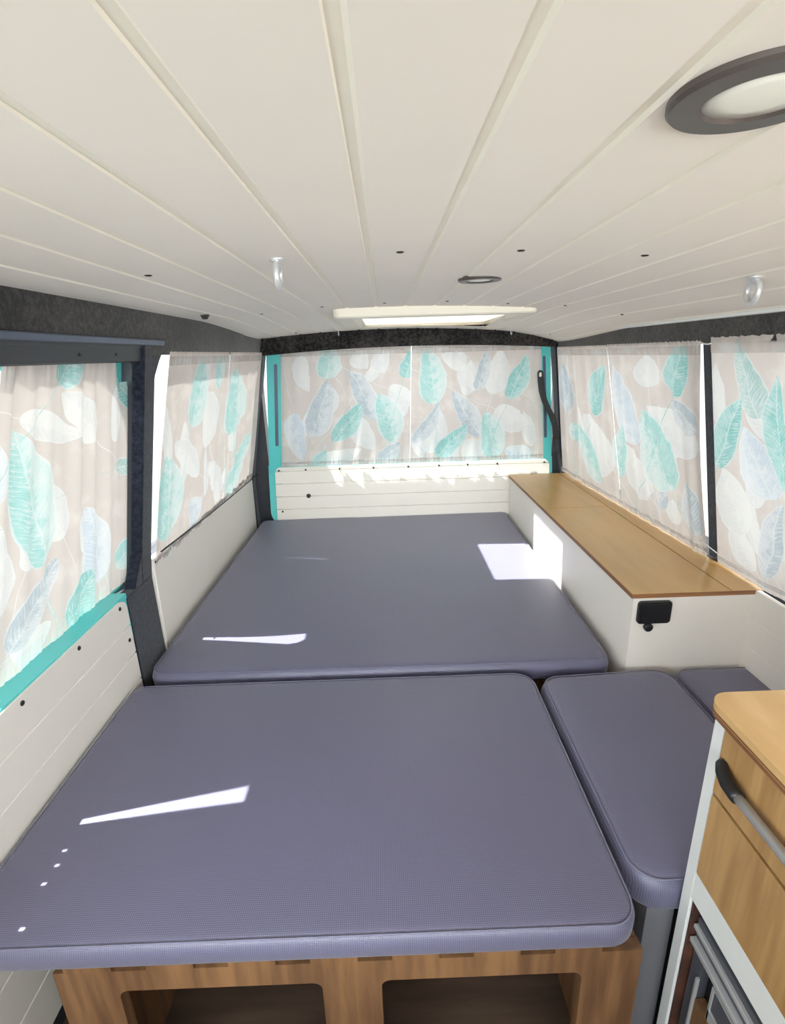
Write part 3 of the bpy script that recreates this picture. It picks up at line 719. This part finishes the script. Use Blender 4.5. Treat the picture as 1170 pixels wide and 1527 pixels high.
bm=bmesh.new(); box(bm,(bx0-.0083,by0-.0068,.6855),(.904,by0-.0058,.6965)); box(bm,(bx0-.0088,by0-.006,.6855),(bx0-.0078,by1,.6965)); pobj('lid_edge',bm,M['plyedge'],ch)
for y0,y1 in ((1.17,1.27),(1.66,1.73)):
    bm=bmesh.new(); tube(bm,[(lx,y0,.6972),(lx,y1,.6972)],.0016,8); pobj('hinge',bm,M['brass'],ch)
bm=bmesh.new(); fy=by0
mE=lambda u,v,w:(u,fy-w,v)
prism(bm,rrect(.602,.684,.616,.676,.009),0,.010,mE); ps=pobj('power_outlet',bm,M['black'],ch,bevel=.002)
bm=bmesh.new(); prism(bm,rrect(.609,.677,.623,.670,.006),.010,.0125,mE); o=pobj('outlet_cover',bm,M['black'],ps,bevel=.001); 
for v in o.data.vertices: pass
bm=bmesh.new(); lathe(bm,[(.011,0),(.011,.008),(.008,.010),(.003,.0105)],(.634,fy,.604),20,Matrix.Rotation(PI/2,3,'X')); pobj('lock_knob',bm,M['black'],ch,smooth=True)

# ------------------------------------------------------------------ kitchen unit
kx,ky1,ky0=.42,.545,-.30
ku=thing('kitchen_unit','oak fronted kitchen unit with pale wooden worktop in the right foreground','kitchen unit',(.65,.10,0))
mK=lambda u,v,w:(kx-w,u,v)
bm=bmesh.new(); box(bm,(kx-.001,ky1-.020,0),(.855,ky1,.812)); pobj('end_panel',bm,M['alu'],ku,bevel=.0015)
bm=bmesh.new(); box(bm,(kx+.02,ky0,.555),(.855,ky1-.021,.812)); pobj('carcass',bm,M['black'],ku)
bm=bmesh.new(); poly=round_poly([(kx-.012,ky0),(.857,ky0),(.857,ky1+.012),(kx-.012,ky1+.012)],[.01,.01,.01,.028],6,2)
prism(bm,poly,.819,.832); wt=pobj('worktop',bm,M['worktop'],ku)
bm=bmesh.new(); prism(bm,inset_poly(poly,.0006),.8125,.8188); prism(bm,inset_poly(poly,-.0008),.8205,.8225); pobj('worktop_edge',bm,M['plyedge'],ku)
bm=bmesh.new(); prism(bm,rrect(ky0,ky1-.024,.705,.808,.002),-.016,.004,mK); dr=pobj('drawer',bm,M['oak'],ku,bevel=.001)
bm=bmesh.new(); prism(bm,rrect(ky0,ky1-.024,.560,.700,.002),-.016,.004,mK); pobj('door',bm,M['oak'],ku,bevel=.001)
bm=bmesh.new(); box(bm,(ky0,.505,-.02),(ky1-.018,.555,.0005),mK); pobj('cross_rail',bm,M['alu'],ku,bevel=.001)
hb=bmesh.new(); tube(hb,[(kx-.0165,.470,.754),(kx-.0165,ky0+.05,.754)],.0062,14); h=pobj('handle',hb,M['chrome'],dr,smooth=True)
hb=bmesh.new()
secs=[((kx-.005,.514,.762),.004),((kx-.008,.510,.761),.007),((kx-.012,.500,.758),.0088),((kx-.0160,.484,.755),.0092),((kx-.0165,.470,.754),.0090),((kx-.0165,.464,.754),.0085)]
tube(hb,[q[0] for q in secs],[q[1] for q in secs],14); pobj('handle_end',hb,M['black'],dr,smooth=True)

# fridge in the recess
fr=thing('fridge','built-in fridge with silver trims and brown door below the kitchen drawers','fridge',(.65,.10,0))
bm=bmesh.new(); box(bm,(kx+.026,ky0,.02),(.85,ky1-.024,.50)); pobj('body',bm,M['black'],fr)
mF=lambda u,v,w:(kx+.026-w,u,v)
ye=ky1-.024
for v0,v1,w,mt,nm in ((.478,.498,.012,'fridge','top_trim'),(.466,.4775,.016,'fridge','grille'),(.458,.4655,.021,'silver','silver_trim'),(.440,.4575,.015,'fridge','grille'),(.431,.4395,.023,'silver','silver_trim')):
    bm=bmesh.new(); box(bm,(ky0,v0,0.0005),(ye-.004,v1,w),mF); pobj(nm,bm,M[mt],fr,bevel=.001)
bm=bmesh.new(); prism(bm,rrect(ky0,ye-.055,.372,.415,.003),.0005,.016,mF); pobj('door_handle',bm,M['fridge'],fr,bevel=.002)
bm=bmesh.new(); box(bm,(ky0,.352,0.0005),(ye-.055,.3715,.018),mF); box(bm,(ye-.058,.352,.0005),(ye-.0545,.415,.018),mF); box(bm,(ky0,.4155,.0005),(ye-.055,.419,.018),mF); pobj('handle_frame',bm,M['silver'],fr)
bm=bmesh.new(); box(bm,(ky0,.03,0.0005),(ye-.028,.345,.016),mF); pobj('door_panel',bm,M['base'],fr,bevel=.001)
bm=bmesh.new(); box(bm,(ye-.027,.03,.0005),(ye-.005,.425,.014),mF); pobj('side_trim',bm,M['fridge'],fr,bevel=.001)
bm=bmesh.new(); box(bm,(ye-.001,.02,.0005),(ye+.0032,.503,.0235),mF); pobj('side_cover',bm,M['basedark'],fr)  # dark brown strip added over the end panel's inner side
bm=bmesh.new(); box(bm,(ye-.0275,.03,.014),(ye-.0245,.385,.019),mF); pobj('edge_strip',bm,M['silver'],fr)

# ------------------------------------------------------------------ ceiling lights
def lamp(label,x,y,R,r):
    z=zc(x,y); root=thing('ceiling_light',label,'ceiling light',(x,y,z),'recessed ceiling lights')
    bm=bmesh.new(); ro,ri=R,r; n=96
    prof=[(ri,.012),(ri,-.002),(ri+.0015,-.004),(ro-.002,-.004),(ro,-.002),(ro,.004),(ri,.004)]
    rg=[[bm.verts.new((a*math.cos(2*PI*k/n),a*math.sin(2*PI*k/n),b)) for k in range(n)] for a,b in prof]
    for a,b in zip(rg,rg[1:]):
        for k in range(n): bm.faces.new((a[k],a[(k+1)%n],b[(k+1)%n],b[k]))
    obj('ring',bm,M['bronze'],root,False)
    bm=bmesh.new(); lathe(bm,[(ri+.001,.006),(ri+.001,-.002),(ri*.6,-.0032),(.001,-.0036)],(0,0,0),40); obj('diffuser',bm,M['opal'],root,True)
lamp('large recessed ceiling light with dark ring at the right edge above the camera',.2105,.325,.0475,.029)
lamp('small looking recessed ceiling light near the roof hatch',.188,1.045,.041,.0245)

# ------------------------------------------------------------------ eye rings and cup hooks
def eye(label,x,y,yaw=0,s=1):
    z=zc(x,y); root=thing('eye_hook',label,'eye hook',(x,y,z),'steel ceiling eye hooks')
    bm=bmesh.new(); lathe(bm,[(.010*s,.001),(.010*s,-.002),(.0055*s,-.004),(.005*s,-.008)],(0,0,0),20); obj('base',bm,M['silver'],root,True)
    bm=bmesh.new(); R=.0155*s; tube(bm,[(R*math.sin(a)*math.sin(yaw),R*math.sin(a)*math.cos(yaw),-.021*s+R*math.cos(a)) for a in [2*PI*k/28 for k in range(28)]],.0046*s,10,closed=True); obj('ring',bm,M['silver'],root,True)
eye('steel eye hook seen edge-on in the ceiling above the rear left curtain',-.142,.775,0,1.0)
eye('steel eye hook in the ceiling at the right edge above the right curtains',.603,.880,.12,1.08)
def cup(label,x,y):
    z=zc(x,y); root=thing('cup_hook',label,'hook',(x,y,z),'small hooks beside the roof hatch')
    bm=bmesh.new(); tube(bm,[(0,0,.002),(0,0,-.012),(.001,-.003,-.018),(.001,-.009,-.021),(.001,-.014,-.018),(.001,-.015,-.013)],.0024,8); obj('hook',bm,M['silver'],root,True)
    bm=bmesh.new(); lathe(bm,[(.007,.001),(.007,-.0015),(.004,-.003)],(0,0,0),14); obj('base',bm,M['cream'],root,True)
cup('small pale cup hook left of the roof hatch',-.185,2.27)
cup('small pale cup hook right of the roof hatch',.545,2.27)

# ------------------------------------------------------------------ pull strap on the tailgate
root=thing('pull_strap','black pull strap hanging beside the right edge of the tailgate window','strap',(.73,2.39,1.14))
pts=[(.717,1.165),(.722,1.13),(.730,1.085),(.742,1.045),(.762,1.005),(.784,.965),(.800,.920),(.808,.87),(.812,.825)]; hw=[.013,.0145,.0145,.0125,.0115,.012,.0125,.013,.0125]
L=[];R=[]
for i,(x,z) in enumerate(pts):
    a=Vector(pts[max(0,i-1)]); b=Vector(pts[min(len(pts)-1,i+1)]); d=(b-a).normalized(); n=Vector((-d.y,d.x))
    L.append((x+n.x*hw[i],z+n.y*hw[i])); R.append((x-n.x*hw[i],z-n.y*hw[i]))
top=[(.717+.013*math.cos(a),1.165+.013*math.sin(a)) for a in [PI*k/6 for k in range(1,6)]]
if L[0][0]>R[0][0]: poly=R+L[::-1]+top
else: poly=L+R[::-1]+top
bm=bmesh.new()
mS=lambda u,v,w:(u,2.392-w+(.0 if v>.95 else 0),v)
prism(bm,poly,-.003,.006,mS); pobj('strap',bm,M['black'],root,bevel=.002)
bm=bmesh.new(); prism(bm,rrect(.7115,.7215,1.148,1.168,.0048,4),.0062,.0075,mS); pobj('slot',bm,M['opal'],root)
bm=bmesh.new(); box(bm,(.800,2.384,.795),(.826,2.40,.86)); pobj('anchor',bm,M['rubber'],root,bevel=.002)

# ------------------------------------------------------------------ light
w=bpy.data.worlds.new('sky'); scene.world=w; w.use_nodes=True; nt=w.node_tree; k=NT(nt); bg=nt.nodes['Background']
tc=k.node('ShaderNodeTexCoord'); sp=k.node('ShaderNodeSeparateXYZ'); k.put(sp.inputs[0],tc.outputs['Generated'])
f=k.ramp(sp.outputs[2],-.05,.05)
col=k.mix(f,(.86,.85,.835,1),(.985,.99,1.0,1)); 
fr=k.ramp(sp.outputs[1],-.35,-.9)                      # added fill: sky ahead of the van boosted to brighten the ceiling
k.put(bg.inputs[0],col); k.put(bg.inputs[1],k.m('ADD',k.m('MULTIPLY',fr,SKY*(FRONT_FILL-1)),SKY))
sl=bpy.data.lights.new('sun','SUN'); so=bpy.data.objects.new('sun',sl); C.objects.link(so)
sl.energy=SUN; sl.angle=math.radians(.53); sl.color=(1,.97,.92)
S=Vector((.45,-.10,-1)).normalized(); so.rotation_euler=S.to_track_quat('-Z','Y').to_euler(); so.location=(-2,.5,4)

# ------------------------------------------------------------------ camera
cam=bpy.data.cameras.new('camera'); co=bpy.data.objects.new('camera',cam); C.objects.link(co)
F_,PIT,YAW,ROL=754.5,.30347,.00874,-.03083
cam.sensor_fit='HORIZONTAL'; cam.sensor_width=36; cam.lens=F_/1170*36; cam.clip_start=.02
cp,sp_=math.cos(PIT),math.sin(PIT); cy,sy=math.cos(YAW),math.sin(YAW)
fwd=Vector((sy*cp,cy*cp,-sp_)); rt=Vector((cy,-sy,0)); up=rt.cross(fwd)
r2=rt*math.cos(ROL)+up*math.sin(ROL); u2=-rt*math.sin(ROL)+up*math.cos(ROL)
Mx=Matrix((r2,u2,-fwd)).transposed().to_4x4(); Mx.translation=(0,0,1.27); co.matrix_world=Mx
scene.camera=co
vs=scene.view_settings; vs.view_transform='Standard'; vs.look='None'; vs.gamma=1; vs.use_curve_mapping=False; vs.exposure=EXPO
scene.cycles.max_bounces=16; scene.cycles.diffuse_bounces=10; scene.cycles.transmission_bounces=8; scene.cycles.transparent_max_bounces=12
